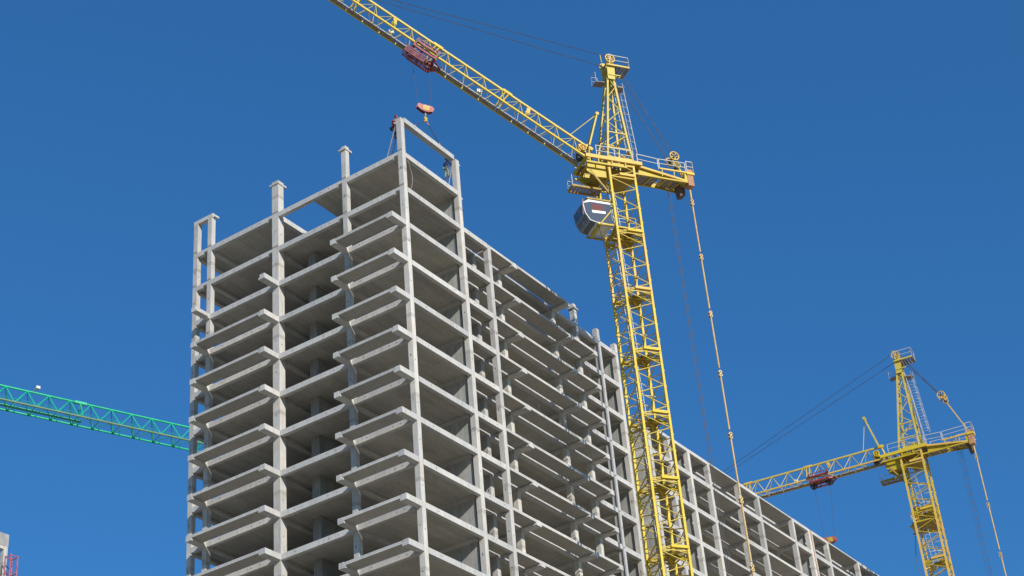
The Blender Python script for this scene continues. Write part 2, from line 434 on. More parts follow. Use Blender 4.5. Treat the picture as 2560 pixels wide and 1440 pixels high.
    if k >= 1 and k < NF:
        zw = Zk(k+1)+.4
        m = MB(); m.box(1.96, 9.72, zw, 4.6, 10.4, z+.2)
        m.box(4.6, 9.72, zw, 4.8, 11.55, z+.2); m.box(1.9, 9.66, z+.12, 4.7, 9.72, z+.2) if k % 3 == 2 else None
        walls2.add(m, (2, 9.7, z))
for P_ in (cols, beams, lbeams, ibeams, cants, bslab, walls, walls2, floors): P_.done()
for (xx, kk) in ((21.0, 3), (23.0, 3), (15.0, 5)):
    m = MB(); m.tube((xx, .15, Zk(kk)+.38), (xx+.02, .15, Zk(kk)+1.15), .05, 6); m.build('starter_bar', MROPE, bld)
# zinc down pipe on the long facade
m = MB()
m.bar((27.04, 1.33, 0), (27.04, 1.33, Zk(1)+.45), .10, .12)
for k in range(1, NF): m.box(26.98, 1.2, Zk(k)+.1, 27.16, 1.4, Zk(k)+.16)
m.build('drain_pipe', MPIPE, bld)
# loose electric cable drooping at the corner
m = MB(); pts = []
for i in range(13):
    t_ = i/12; pts.append((.62+.55*math.sin(math.pi*t_), .1, GZ+.1-3.0*t_-.1*t_*t_))
m.path(pts, .035); tag(m.build('hanging_cable', MALU), 'thin pale cable drooping beside the near corner column under the top deck', 'cable')

# ------------------------------------------------------------------ long wing
wing = tag(empty('concrete_building', (40, 0, 0)),
           'long lower grey concrete frame wing running away behind the yellow crane', 'building')
OX = 40.0
wc = Parts('column', [MCOL, MDOT], wing); wb = Parts('beam', [MC, MDOT], wing); ws = Parts('loggia_slab', [MBS, MC], wing)
wf = Parts('floor_slab', MS, wing); wi = Parts('inner_beam', [MC, MDOT], wing); ww = Parts('wall', MW, wing)
WX = [30.9, 34.1, 37.34, 40.72, 46.1, 49.68, 56.35, 59.64, 63.5, 70.26, 73.6, 80.3]
THIN = {(40.72, 46.1), (49.68, 56.35), (63.5, 70.26), (73.6, 80.3)}
WZ = [GZ-9.45, GZ-11.78]+[GZ-14.8-3*i for i in range(0, 19)]
for x in WX:
    m = MB(); m.box(x-OX, 0, 0, x-OX+.4, .4, WZ[0]+.28)
    for z in WZ[1:9]:
        if random.random() < .5: m.box(x-OX+.16, -.004, z-1.2, x-OX+.22, .02, z-1.0, 1)
        if random.random() < .3 and x not in (37.34,): m.box(x-OX+.4, .03, z-.1-.25*random.random(), x-OX+.46, .3, z+.02)
    wc.add(m, (x, 0, GZ-20))
    for y in (1.9, 6.3, 12, 17.6):
        m = MB(); m.box(x-OX+.03, y, 0, x-OX+.4, y+.37, WZ[0]+.2); wc.add(m, (x, y+20, GZ-20))
    if x == 59.64:
        m = MB(); m.box(x-OX+.46, 0, 0, x-OX+.86, .4, WZ[0]+.28); wc.add(m, (x, 0, GZ-20))
for i, z in enumerate(WZ):
    for x0, x1 in zip(WX[:-1], WX[1:]):
        a = x0-OX+(.86 if x0 == 59.64 else .4); c = x1-OX
        thin = (x0, x1) in THIN
        th = .4 if i else .3
        m = MB()
        if thin: m.box(a, 0.012, z+.16, c, 1.53, z+.385 if i else z+.29); m.box(a, .006, z+.158, c, .012, z+.386 if i else z+.291, 1); ws.add(m, (x0, 0, z))
        else:
            m.box(a, 0, z, c, .3, z+th); holes_x(m, 0, a, c, z+.22) if i else None
            wb.add(m, (x0, 0, z))
            if x0 not in (34.1, 56.35):
                m = MB(); m.box(a, .3, z+.17, c, 1.55, z+.27); ws.add(m, (x0, .5, z))
            else:
                m = MB(); m.box(a, .3, z+.17, c, 1.9, z+.27); ws.add(m, (x0, .5, z))
        m = MB(); m.box(a-.2, 1.72, z-.05, c+.2, 2.0, z+.40); wi.add(m, (x0, 1.7, z))
    m = MB(); m.box(30.95-OX, 2.0, z+.12, 80.6-OX, 18, z+.29)
    for y in (6.35, 12.05): m.box(30.95-OX, y, z-.12, 80.6-OX, y+.3, z+.12)
    wf.add(m, (50, 5, z))
    for x in WX:
        m = MB(); m.box(x-OX+.05, .4, z-.15, x-OX+.36, 6.3, z+(.37 if i else .27)); wi.add(m, (x, 4, z))
    if i+1 < len(WZ):
        zl = WZ[i+1]+.3
        for x in (37.34, 59.64, 30.9):
            m = MB(); m.box(x-OX+.17, .62, zl, x-OX+.33, 6.2, z-.15); ww.add(m, (x, 1, z))
for P_ in (wc, wb, wi, ws, wf, ww): P_.done()
m = MB(); m.bar((60.07-OX, -.02, 0), (60.07-OX, -.02, WZ[0]+.25), .07); m.build('expansion_joint_strip', MRUST, wing)

# ------------------------------------------------------------------ tower cranes
def railing(mb, pts, h=1.0, d=.045, mi=0):
    for a, b in zip(pts[:-1], pts[1:]):
        a = Vector(a); b = Vector(b); n = max(1, round((b-a).length/1.5))
        for i in range(n+1):
            p = a.lerp(b, i/n); mb.bar(p, p+Vector((0, 0, h)), d, mi=mi)
        mb.bar(a+Vector((0,0,h)), b+Vector((0,0,h)), d, mi=mi); mb.bar(a+Vector((0,0,h*.52)), b+Vector((0,0,h*.52)), d*.8, mi=mi)

def make_crane(loc, psi, ZP, jang, trolley_r, hook_z, zcab, blk, label, jib_len, basket, group, cab_shift=None):
    root = tag(empty('tower_crane', loc, psi), label, 'crane', group)
    hm = 1.02
    P = lambda mb, name, mats, parent=root, smooth=False: mb.build(name, mats, parent, smooth)
    # --- mast sections, 5 m each
    sec = MB(); lm = .17; lx0 = .15
    for sx in (-1, 1):
        for sy_ in (-1, 1):
            sec.box(sx*hm-lm/2, sy_*hm-lm/2, 0, sx*hm+lm/2, sy_*hm+lm/2, 4.99)
            for zz in (1.1, 2.35, 3.6): sec.box(sx*hm+(-.14 if sx < 0 else .085), sy_*hm-.05, zz, sx*hm+(-.085 if sx < 0 else .14), sy_*hm+.05, zz+.12)
    p3 = 5/3
    for i in range(3):
        z0 = i*p3; zm = z0+p3/2; z1 = z0+p3
        for y in (-hm, hm):
            a = 1 if y > 0 else -1
            sec.tube((a*hm, y, z0+.04), (-a*hm, y, zm), .085, 6, 1); sec.tube((-a*hm, y, zm), (a*hm, y, z1-.04), .085, 6, 1)
        for x in (-hm, hm):
            a = -1 if x > 0 else 1
            sec.tube((x, a*hm, z0+.04), (x, -a*hm, zm), .085, 6, 1); sec.tube((x, -a*hm, zm), (x, a*hm, z1-.04), .085, 6, 1)
    for i in range(3):
        z0 = i*p3; zm = z0+p3/2
        sec.tube((-hm, -hm, z0+.04), (hm, -hm, zm), .055, 5, 1); sec.tube((hm, -hm, zm), (-hm, -hm, z0+p3-.04), .055, 5, 1)
    for y in (-hm, hm): sec.bar((-hm, y, .05), (hm, y, .05), .07, mi=1); sec.bar((-hm, y, .20), (hm, y, .20), .06, mi=1)
    for x in (-hm, hm): sec.bar((x, -hm, .05), (x, hm, .05), .08, mi=1)
    sec.bar((-hm, hm+.03, .30), (.25, hm+.03, .30), .26, .2, 0)
    # resting platform and knee plates inside each section
    sec.box(-hm+.1, -hm+.1, .10, .1, .3, .14, 2)
    for (xa, ya) in ((-hm, hm), (-hm, -hm), (hm, -hm), (hm, hm)):     # knee frame under the platform
        sec.bar((xa, ya, -.55), (xa*.1, ya*.1, .0), .09, mi=1)
        sec.bar((xa*.98, ya*.98, -.12), (xa*.35, ya*.98, -.02), .14, .05, 1)
    sec.prism([(-hm+.05, -.05), (-.45, -.05), (-hm+.05, -.55)], hm*.55, hm*.55+.03, 'y', 1)
    sec.prism([(hm-.05, -.05), (.5, -.05), (hm-.05, -.5)], -hm*.5, -hm*.5+.03, 'y', 2)
    sec.bar((-hm, .1, .02), (hm, .1, .02), .12, .1, 2); sec.bar((-hm, -.5, 2.4), (lx0, -.5, 2.4), .04, mi=3)
    for zz in (1.5, 3.3): sec.bar((-hm, -hm, zz), (lx0+.1, -.4, zz+.1), .04, mi=3); sec.bar((hm, -hm, zz), (lx0+.3, -.4, zz+.1), .04, mi=3)
    sec.bar((-hm, -hm, .1), (hm, hm, .1), .1, mi=1); sec.bar((hm, -hm, .1), (-hm, hm, .1), .1, mi=1)
    # ladder
    lx = .15; ly = -.35
    for s in (-.22, .22): sec.bar((lx+s, ly, .05), (lx+s+.35, ly+.25, 4.95), .04, mi=3)
    for i in range(15): f = (i+.5)/15; sec.tube((lx-.22+.35*f, ly+.25*f, 5*f), (lx+.22+.35*f, ly+.25*f, 5*f), .028, 5, 3)
    for f in (.35, .55, .75):
        pts = [(lx+.35*f+.36*math.cos(t_), ly+.25*f-.4+.4*math.sin(t_), 5*f) for t_ in [math.pi*(.9+ j*.17) for j in range(8)]]
        sec.path(pts, .03, 5, 3)
    s0 = sec.build('mast_section', [MYL, MY, MYD, MRAIL], root)
    zt = ZP-2.3-((ZP-2.3) % 5) if False else None
    tops = []
    z = ZP-1.55
    base = z
    k = 0
    s0.location = (0, 0, z-5+0)
    z -= 5
    while z > 5:
        z -= 5; k += 1
        c = s0.copy(); COL.objects.link(c); c.parent = root; c.location = (0, 0, z)
    # portal base
    mb = MB()
    for sx in (-1, 1):
        for sy_ in (-1, 1): mb.bar((sx*hm, sy_*hm, z+.1), (sx*2.4, sy_*2.4, .6), .35); mb.box(sx*2.4-.5, sy_*2.4-.3, 0, sx*2.4+.5, sy_*2.4+.3, .6)
    P(mb, 'undercarriage', MYD)
    # upper mast piece under the slewing platform
    mb = MB(); zb = base
    for sx in (-1, 1):
        for sy_ in (-1, 1): mb.box(sx*hm-lm/2, sy_*hm-lm/2, zb, sx*hm+lm/2, sy_*hm+lm/2, ZP-.02)
    for (xa, ya, xb, yb) in ((hm, hm, -hm, hm), (-hm, hm, -hm, -hm), (-hm, -hm, hm, -hm), (hm, -hm, hm, hm)):
        mb.tube((xa, ya, zb+.05), (xb, yb, zb+.8), .085, 6, 1); mb.tube((xb, yb, zb+.8), (xa, ya, zb+1.5), .085, 6, 1)
        mb.bar((xa, ya, zb+.05), (xb, yb, zb+.05), .1, mi=1); mb.bar((xa, ya, ZP-.35), (xb, yb, ZP-.35), .16, mi=1)
    mb.bar((-hm, hm+.03, zb+.30), (.25, hm+.03, zb+.30), .26, .2, 0)
    mb.box(-.9, -.9, zb+.1, .4, .9, zb+.15, 2)
    mb.box(-.9, -.9, zb+1.3, .9, .2, zb+1.36, 2)
    for s in (-.5, .1, .6): mb.tube((s, -.6, zb+.2), (s+.1, .5, zb+1.7), .09, 6, 2)
    mb.wheel((.1, .2, zb+1.5), .35, .12, (0, 1, 0), 5, 1)
    P(mb, 'mast_head', [MYL, MY, MYD])
    # --- platform frame
    mb = MB()
    for y in (-1.2, 1.2):
        mb.bar((2.9, y, ZP-.05), (-1.7, y, ZP-.05), .14, .30, 0)
        mb.bar((2.9, y*.99, ZP-.62), (-.4, y*.99, ZP-.62), .12, .14, 1)
        for x in (2.6, 1.9, .8, -.3): mb.bar((x, y, ZP-.2), (x, y, ZP-.62), .08, mi=1)
    for x in (2.8, 1.6, .5, -.6, -1.6): mb.bar((x, -1.2, ZP-.08), (x, 1.2, ZP-.08), .14, .2, 1)
    mb.box(1.05, -1.1, ZP-.02, 2.8, -.2, ZP+.02, 2); mb.box(-1.5, -1.1, ZP-.02, -1.1, 1.1, ZP+.02, 2)
    mb.box(.95, .9, ZP-.02, 2.7, 1.15, ZP+.02, 2)
    # machinery on the platform
    mb.box(-.2, .55, ZP+.05, -.9, 1.05, ZP+.35, 0); mb.tube((-.45, .8, ZP+.35), (-.45, .8, ZP+.62), .3, 10, 0)
    P(mb, 'platform', [MYL, MY, MGRATE])
    mb = MB(); railing(mb, [(2.8, -1.22, ZP), (-1.7, -1.22, ZP)]); railing(mb, [(2.0, 1.22, ZP), (-1.0, 1.22, ZP)]); P(mb, 'handrail', MRAIL)
    # jib foot bracket: plated yellow gussets
    mb = MB()
    for y in (-.75, .62):
        mb.prism([(2.6, ZP-.3), (1.1, ZP-.3), (1.1, ZP-1.5), (2.0, ZP-1.55), (2.75, ZP-1.1)], y, y+.12, 'y')
        mb.bar((2.5, y+.06, ZP-.9), (1.1, y+.06, ZP-2.9), .14, mi=1)
    mb.box(1.2, -.63, ZP-1.4, 2.2, .62, ZP-1.3, 2)
    mb.tube((2.35, -.95, ZP-.15), (2.35, .95, ZP-.15), .22, 10, 0)
    P(mb, 'jib_foot', [MY, MYD, MYD])
    # service platform below the jib
    mb = MB(); z5 = ZP-2.0
    mb.bar((1.0, -1.0, z5), (3.6, -1.0, z5), .12, .16, 0); mb.bar((1.0, -.15, z5), (3.6, -.15, z5), .12, .16, 0); mb.bar((3.6, -1.0, z5), (3.6, -.15, z5), .12, .16, 0)
    for i in range(9): x = 1.2+.28*i; mb.box(x, -.95, z5-.02, x+.2, -.2, z5+.03, 1)
    railing(mb, [(1.2, -1.0, z5+.05), (3.6, -1.0, z5+.05), (3.6, -.15, z5+.05)], .9, .035, 2)
    P(mb, 'service_platform', [MYD, MGRATE, MRAIL])
    # --- tower head (tapered lattice)
    mb = MB(); za = ZP+.1; zb2 = ZP+8.85
    def hp(sx, sy_, f):
        cx = -.55*f
        return Vector((sx*(hm*(1-f)+.22*f)+cx, sy_*(hm*(1-f)+.26*f), za+(zb2-za)*f))
    fs = [0, .14, .30, .44, .60, .74, .88, 1.0]
    for sx in (-1, 1):
        for sy_ in (-1, 1):
            mb.bar(hp(sx, sy_, 0), hp(sx, sy_, 1), .15, mi=0)
    cor = [(1, 1), (-1, 1), (-1, -1), (1, -1)]
    for j in range(4):
        a = cor[j]; c = cor[(j+1) % 4]
        for i in range(len(fs)-1):
            p, q = (a, c) if i % 2 == 0 else (c, a)
            mb.tube(hp(*q, fs[i]), hp(*p, fs[i+1]), .085, 6, 1)
        mb.bar(hp(*a, .14), hp(*c, .14), .08, mi=1); mb.bar(hp(*a, .32), hp(*c, .32), .09, mi=1); mb.bar(hp(*a, 0.01), hp(*c, .01), .2, .26, mi=0)
    P(mb, 'tower_head', [MYP, MYP])
    # head ladder with safety hoops
    mb = MB()
    a0 = Vector((-1.5, -.1, ZP+.6)); a1 = Vector((-1.0, -.1, ZP+8.5))
    for s in (-.24, .24): mb.bar(a0+Vector((0, s, 0)), a1+Vector((0, s, 0)), .045)
    for i in range(24):
        p = a0.lerp(a1, (i+.5)/24); mb.tube(p-Vector((0, .24, 0)), p+Vector((0, .24, 0)), .03, 5)
        if i % 2 == 0 and i > 2:
            mb.path([p+Vector((-.36+.36*math.cos(t_)-0.0, .36*math.sin(t_), 0)) for t_ in [math.pi*(.28+.144*j) for j in range(11)]], .035, 5)
    for t_ in (.7, 1.0, 1.3): mb.bar(a0.lerp(a1, .15)+Vector((-.36+.36*math.cos(math.pi*t_), .36*math.sin(math.pi*t_), 0)), a1+Vector((-.36+.36*math.cos(math.pi*t_), .36*math.sin(math.pi*t_), 0)), .025)
    P(mb, 'ladder', MRAIL)
    # top platforms
    mb = MB(); zt1 = ZP+9.82; zt2 = ZP+8.45
    mb.bar((-.3, .62, zt1), (-2.15, .62, zt1), .10, .14, 0); mb.bar((-.3, -.7, zt1), (-2.15, -.7, zt1), .10, .12, 0); mb.bar((-2.15, -.7, zt1), (-2.15, .62, zt1), .1, .12, 1)
    for i in range(6): mb.box(-2.1+.28*i, -.68, zt1-.03, -1.9+.28*i, .6, zt1+.02, 1)
    railing(mb, [(-.5, .62, zt1), (-2.15, .62, zt1), (-2.15, -.7, zt1)], 1.0, .045, 2)
    mb.bar((-.35, .5, zt1-.9), (-1.35, .5, zt1-.9), .09, mi=0)
    P(mb, 'top_platform', [MYP, MGRATE, MRAIL])
    mb = MB()
    mb.add([(-.2, -.7, zt2), (.62, -.7, zt2-.05), (.58, .0, zt2-.05), (-.2, .0, zt2), (-.2, -.7, zt2+.06), (.62, -.7, zt2), (.58, .0, zt2), (-.2, .0, zt2+.06)],
           [(0,1,2,3), (4,5,6,7), (0,1,5,4), (1,2,6,5), (2,3,7,6), (3,0,4,7)], 1)
    railing(mb, [(.1, -.7, zt2), (.62, -.7, zt2), (.58, .0, zt2)], .9, .025, 2)
    P(mb, 'rest_platform', [MYP, MGRATE, MRAIL])
    mb = MB(); mb.box(-1.7, -.7, zt2-.4, -.75, .25, zt2-.34, 0); P(mb, 'rear_platform', MGRATE)
    # head block and sheaves
    mb = MB(); ax = -.58
    for y in (-.5, .42): mb.prism([(ax-.27, ZP+8.5), (ax+.32, ZP+8.5), (ax+.30, ZP+9.73), (ax+.22, ZP+10.73), (ax-.18, ZP+10.73), (ax-.36, ZP+9.73)], y, y+.07, 'y')
    mb.box(ax-.3, -.45, ZP+8.83, ax+.35, .42, ZP+8.93); mb.box(ax-.3, -.45, ZP+9.63, ax+.3, .42, ZP+9.71); mb.tube((ax, -.6, ZP+10.48), (ax, .6, ZP+10.48), .16, 10)
    mb.bar((ax+.3, -.3, ZP+10.73), (ax+.36, -.3, ZP+11.53), .05)
    P(mb, 'head_block', MYP)
    for y in (-.62, .58):
        mb = MB(); mb.wheel((ax, y, ZP+10.48), .42, .12, (0, 1, 0), 6); P(mb, 'sheave', MYL)
    # --- jib
    ca, sa = math.cos(jang), math.sin(jang)
    def J(s, y, h): return Vector((2.3+s*ca-h*sa, y, ZP-.05+s*sa+h*ca))
    W = .68; H = 1.6; bay = 1.64; nb = int(jib_len/bay)
    mb = MB(); s00 = .35
    mb.bar(J(s00, 0, H), J(jib_len, 0, H), .15, mi=1)
    mb.bar(J(s00-.3, W, 0), J(jib_len, W, 0), .13, mi=0); mb.bar(J(s00-.3, -W, 0), J(jib_len, -W, 0), .13, mi=1)
    for i in range(nb):
        s = s00+.8+bay*i; t_ = s+bay/2; 
        if t_+bay/2 > jib_len: break
        for y in (W, -W):
            mb.tube(J(t_, 0, H), J(s, y, 0), .06, 6, 1); mb.tube(J(t_, 0, H), J(s+bay, y, 0), .06, 6, 1)
        mb.tube(J(s, W, 0), J(s+bay/2, -W, 0), .05, 5, 1) if i % 2 == 0 else mb.tube(J(s, -W, 0), J(s+bay/2, W, 0), .05, 5, 1)
        mb.tube(J(s, -W, 0), J(s, W, 0), .05, 5, 1)
        mb.tube(J(s+bay/2, -W, 0), J(s+bay, W, 0), .05, 5, 1) if i % 2 == 0 else mb.tube(J(s+bay/2, W, 0), J(s+bay, -W, 0), .05, 5, 1)
    for s in (7.9, 14.2, 21.1):        # section joints: extra frames and collars
        if s+.5 > jib_len: continue
        for d in (0, .3):
            for y in (W, -W): mb.bar(J(s+d, 0, H), J(s+d, y, 0), .08, mi=1)
        mb.bar(J(s-.25, 0, H+.02), J(s+.55, 0, H+.02), .22, mi=0)
    mb.bar(J(0, -W, 0), J(0, W, 0), .16, mi=1); mb.bar(J(.1, -W, 0), J(s00+.2, 0, H), .1, mi=1); mb.bar(J(.1, W, 0), J(s00+.2, 0, H), .1, mi=1)
    P(mb, 'jib', [MYL, MYP])
    mb = MB(); n = int(jib_len/1.5)
    for i in range(n):
        mb.box(0, 0, 0, 0, 0, 0) if False else None
        a = J(.6+1.5*i, -W+.05, .02); c = J(.6+1.5*i+1.42, -W+.05, .02)
        mb.bar(a+Vector((0, .2, 0)), c+Vector((0, .2, 0)), .36, .035, 0)
    mb.bar(J(.6, -W+.42, .05), J(jib_len-1, -W+.42, .05), .04, mi=1)
    P(mb, 'walkway', [MGRATE, MRAIL])
    for s in (5.9, 21.5 if not basket else 18.0):
        mb = MB(); mb.prism([(0, 0), (0, 0), (0, 0)], 0, 0) if False else None
        c = J(s, 0, H-.55); mb.bar(J(s+.15, 0, H), c, .28, .1); mb.wheel(c, .2, .1, (0, 1, 0), 5); P(mb, 'guide_sheave', MYL)
    for s in (9.6, 17.6):
        mb = MB(); c = J(s, -W+.1, .25); mb.bar(c, c+Vector((0, 0, .35)), .06, mi=0); mb.box(c.x-.2, c.y-.12, c.z+.35, c.x+.2, c.y+.16, c.z+.62, 1); P(mb, 'floodlight', [MYD, MWH])
    # hoist drum, motor by the jib foot
    mb = MB(); c = J(1.0, .0, .75); mb.prism([(c.x-.25, c.z-.35), (c.x+.35, c.z-.3), (c.x+.3, c.z+.3), (c.x-.2, c.z+.35)], .15, .55, 'y'); mb.wheel((c.x, .62, c.z), .28, .1, (0, 1, 0), 5)
    mb.tube((c.x, -.4, c.z-.45), (c.x, .4, c.z-.45), .42, 12, 1); mb.box(c.x-.05, .1, c.z-.95, c.x+.45, .5, c.z-.45, 1)
    mb.bar(J(.3, 0, H), J(.9, 0, H+.02), .26, mi=0)
    P(mb, 'trolley_winch', [MYL, MDARK])
    # jib gusset mast (two struts and tie)
    tip = J(1.57, 0, 5.0); foot = J(.7, 0, H); tieb = J(2.35, 0, H)
    mb = MB(); mb.bar(tip+Vector((0, .12, 0)), foot+Vector((0, .3, 0)), .12, mi=0); mb.bar(tip-Vector((0, .12, 0)), foot-Vector((0, .3, 0)), .12, mi=0)
    mb.tube(tip, tieb, .07, 6, 0); mb.tube(tip-Vector((0, .22, 0)), tip+Vector((0, .22, 0)), .3, 10, 0)
    P(mb, 'jib_strut', [MYP])
    # --- counter-jib
    mb = MB()
    for y in (-.85, .85):
        mb.prism([(-1.2, ZP+.12), (-1.2, ZP-.06), (-5.5, ZP-(.78 if y > 0 else .42)), (-5.5, ZP-(.62 if y > 0 else .28))], y-.07, y+.07, 'y', 0)
        zf = -.78 if y > 0 else -.38
        ze = -.8 if y > 0 else -.45
        mb.bar((-1.1, y, ZP+zf), (-5.5, y, ZP+ze), .12, .12, 1)
        mb.prism([(-1.6, ZP-.05), (-1.6, ZP+zf), (-5.3, ZP-.8), (-5.3, ZP-.66)], y*.8-.02, y*.8+.02, 'y', 1)
    for x in (-1.6, -2.6, -3.8, -5.0): mb.bar((x, -.85, ZP-.45), (x, .85, ZP-.82), .12, .12, 1)
    mb.bar((-2.3, -.75, ZP-.40), (-2.3, .75, ZP-.72), 2.0, .03, 2); mb.bar((-4.4, -.75, ZP-.42), (-4.4, .75, ZP-.74), 1.6, .03, 2)
    for i in range(4): mb.tube((-3.7-.38*i, -.45, ZP-.5), (-3.7-.38*i, .45, ZP-.6), .26, 10, 2 if i % 2 else 1)
    mb.bar((-3.3, .95, ZP+.02), (-6.0, .95, ZP+.05), .1, .13, 0)
    mb.bar((-3.3, -.95, ZP+.02), (-6.0, -.95, ZP+.05), .1, .12, 0)
    for x in (-3.5, -4.5, -5.4): mb.bar((x, .95, ZP), (x, .85, ZP-.6), .07, mi=1)
    mb.prism([(-.9, ZP-.5), (.9, ZP-.85), (.9, ZP-.05), (-.9, ZP-.05)], -5.75, -5.4, 'x', 1)
    P(mb, 'counter_jib', [MYL, MY, MGRATE])
    mb = MB(); railing(mb, [(-1.5, .95, ZP+.08), (-3.2, .95, ZP-.05)], .95, .05); railing(mb, [(-3.3, .95, ZP+.06), (-5.5, .95, ZP+.08)], .85, .05); railing(mb, [(-1.7, -.95, ZP+.1), (-5.9, -.95, ZP)], 1.0, .045); railing(mb, [(-5.6, 1.0, ZP+.08), (-6.15, 1.0, ZP+.08), (-6.15, -.1, ZP+.08)], 1.0, .05)
    P(mb, 'handrail', MRAIL)
    mb = MB(); mb.box(-6.1, .35, ZP-1.1, -5.62, .95, ZP+.4, 0); mb.box(-6.2, .25, ZP-.12, -5.55, 1.03, ZP+.1, 1); P(mb, 'limit_box', [MRUST, MYL])
    mb = MB(); mb.prism([(-5.75, ZP-1.35), (-5.3, ZP-1.5), (-5.2, ZP-.4), (-5.8, ZP-.3)], -.6, .0, 'y'); P(mb, 'ballast_block', paint('ballast', (.20, .12, .08), (.12, .08, .07), .5, .8))
    # rope block above the counter-jib
    bx, bz = blk; end = Vector((-5.9, 0, ZP+.1))
    for y in (-.42, .42):
        mb = MB(); mb.wheel((bx, y, ZP+bz), .40, .13, (0, 1, 0), 5); P(mb, 'sheave', MYL)
    mb = MB(); c = Vector((bx, 0, ZP+bz)); dd = (end-c).normalized()
    mb.tube(c-Vector((0, .5, 0)), c+Vector((0, .5, 0)), .2, 10, 1); q = c+dd*.75
    for y in (-.3, .3): mb.bar(c+Vector((0, y, 0)), q+Vector((0, y*.6, 0)), .24, .05, mi=0)
    mb.wheel(q+Vector((0, .2, 0)), .24, .1, (0, 1, 0), 5, 0); mb.tube(q-Vector((0, .3, 0)), q+Vector((0, .3, 0)), .25, 10, 1)
    mb.bar(q+Vector((0, .1, 0)), end+Vector((0, .15, 0)), .1, mi=0); mb.bar(q+Vector((0, -.1, 0)), end-Vector((0, .15, 0)), .1, mi=0)
    P(mb, 'tie_link', [MYL, MDARK])
    # --- ropes
    mb = MB(); hd = Vector((ax, 0, ZP+10.48)); far = J(21.5, 0, H)
    if jib_len > 21:
        for y in (-.3, .3):
            mb.tube(hd+Vector((.1, y, .42 if y > 0 else -.2)), far+Vector((0, y*.4, .12 if y > 0 else 0)), .05, 5)
    P(mb, 'jib_pendant_rope', MROPE)
    mb = MB()
    for y, zo in ((.42, .42), (.42, -.42), (-.42, .42), (-.42, -.42)):
        mb.tube(hd+Vector((-.25, y, zo*.8)), c+Vector((zo*.6, y, .3 if zo > 0 else -.3)), .04, 5)
    P(mb, 'counter_rope', MROPE)
    mb = MB()
    mb.tube((-4.45, .0, ZP-.75), (-4.45, .0, 8), .035, 5); mb.tube((-4.25, .1, ZP-.75), (-4.25, .1, 8), .03, 5); mb.tube((-4.55, -.5, ZP-.75), (-4.55, -.5, 8), .03, 5)
    P(mb, 'hoist_line', MROPE)
    mb = MB(); A = Vector((-1.0, -.1, ZP+2.6)); B = Vector((-4.4, -.1, ZP-.1)); pts = []
    for i in range(9): f = i/8; p = A.lerp(B, f); p.z -= .35*math.sin(math.pi*f); pts.append(p)
    mb.path(pts, .03, 5); P(mb, 'slack_cable', MROPE)
    mb = MB(); hcx = 1.13
    mb.path([(2.3-(1.2 if cab_shift else 0), .6, ZP+zcab-2.1), (1.75, .75, ZP+zcab-6), (1.2, .93, ZP+zcab-10), (1.14, .93, 20)], .05, 6)
    P(mb, 'power_cable', MDARK)
    # tie rod down to the undercarriage, linked every 5 m
    z = ZP-1.1; zz = z-1.15
    mb = MB(); mb.tube((-5.87, .55, z), (-5.87, .55, zz-.15), .15, 8)
    P(mb, 'tie_rod', MROD)
    rod = None; link = None
    while zz > 4:
        if rod is None:
            mb = MB(); mb.tube((-5.87, .55, -.4), (-5.87, .55, -4.65), .13, 8); rod = P(mb, 'tie_rod', MROD)
            mb = MB()
            for dz in (-.15, -.42):
                mb.tube((-5.87, .45, dz), (-5.87, .49, dz), .27, 14); mb.tube((-5.87, .61, dz), (-5.87, .65, dz), .27, 14); mb.tube((-5.87, .43, dz), (-5.87, .67, dz), .1, 8, 1)
            mb.bar((-5.87, .47, -.1), (-5.87, .47, -.48), .12, .05); mb.bar((-5.87, .63, -.1), (-5.87, .63, -.48), .12, .05)
            link = P(mb, 'rod_link', [MROD, MDARK])
            rod.location.z = zz; link.location.z = zz+.1
        else:
            for o in (rod, link):
                c2 = o.copy(); COL.objects.link(c2); c2.parent = root; c2.location.z = zz+(.1 if o is link else 0)
        zz -= 4.95
    # --- cab
    zc = ZP+zcab; mb = MB()
    x0, x1, y0, y1 = 1.15, 2.5, -1.0, .75; nc0 = len(root.children)
    prof = [(x0, zc), (x1+.3, zc), (x1+.9, zc-.42), (x1+.80, zc-1.3), (x1+.45, zc-1.88), (x1+.0, zc-2.0), (x0, zc-2.05)]
    mb.prism(prof, y0, y1, 'y', 0)
    mb.box(x0, y0-.06, zc-.02, x1+.55, y1+.08, zc+.1, 1)
    cab = P(mb, 'cab', [MYD if cab_shift else MWH, MYD])
    mb = MB()     # windows stand 12 mm proud of the body
    mb.prism([(x0+.03, zc-.24), (x1+.32, zc-.24), (x1+.86, zc-.44), (x1+.76, zc-1.29), (x1+.42, zc-1.84), (x1, zc-1.95), (x0+.03, zc-1.99)], y1, y1+.012, 'y', 0)
    mb.prism([(x0+.6, zc-.40), (x0+1.6, zc-.40), (x0+1.6, zc-.95), (x0+.6, zc-.9)], y1+.012, y1+.018, 'y', 1)
    mb.prism([(x0+.5, zc-.93), (x0+1.6, zc-.97), (x0+1.55, zc-1.2), (x0+.5, zc-1.15)], y1+.012, y1+.018, 'y', 2)
    P(mb, 'side_window', [MGL, MCURT, MWH], cab)
    def pane(p, q, name='front_window'):
        p = Vector((p[0], 0, p[1])); q = Vector((q[0], 0, q[1])); d = q-p; nn = Vector((d.z, 0, -d.x)).normalized()*-1
        if nn.x < 0 and abs(d.z) > .2: nn = -nn
        mbb = MB(); a = p+d*.08; b2 = q-d*.08
        mbb.bar(a+Vector((0, (y0+y1)/2, 0))+nn*.012, b2+Vector((0, (y0+y1)/2, 0))+nn*.012, (y1-y0)*.92, .03, 0, up=(1, 0, .01))
        P(mbb, name, MGL, cab)
    pane((x1+.9, zc-.42), (x1+.80, zc-1.3)); pane((x1+.80, zc-1.3), (x1+.45, zc-1.88)); pane((x1+.45, zc-1.88), (x1+.0, zc-2.0), 'floor_window')
    mb = MB()
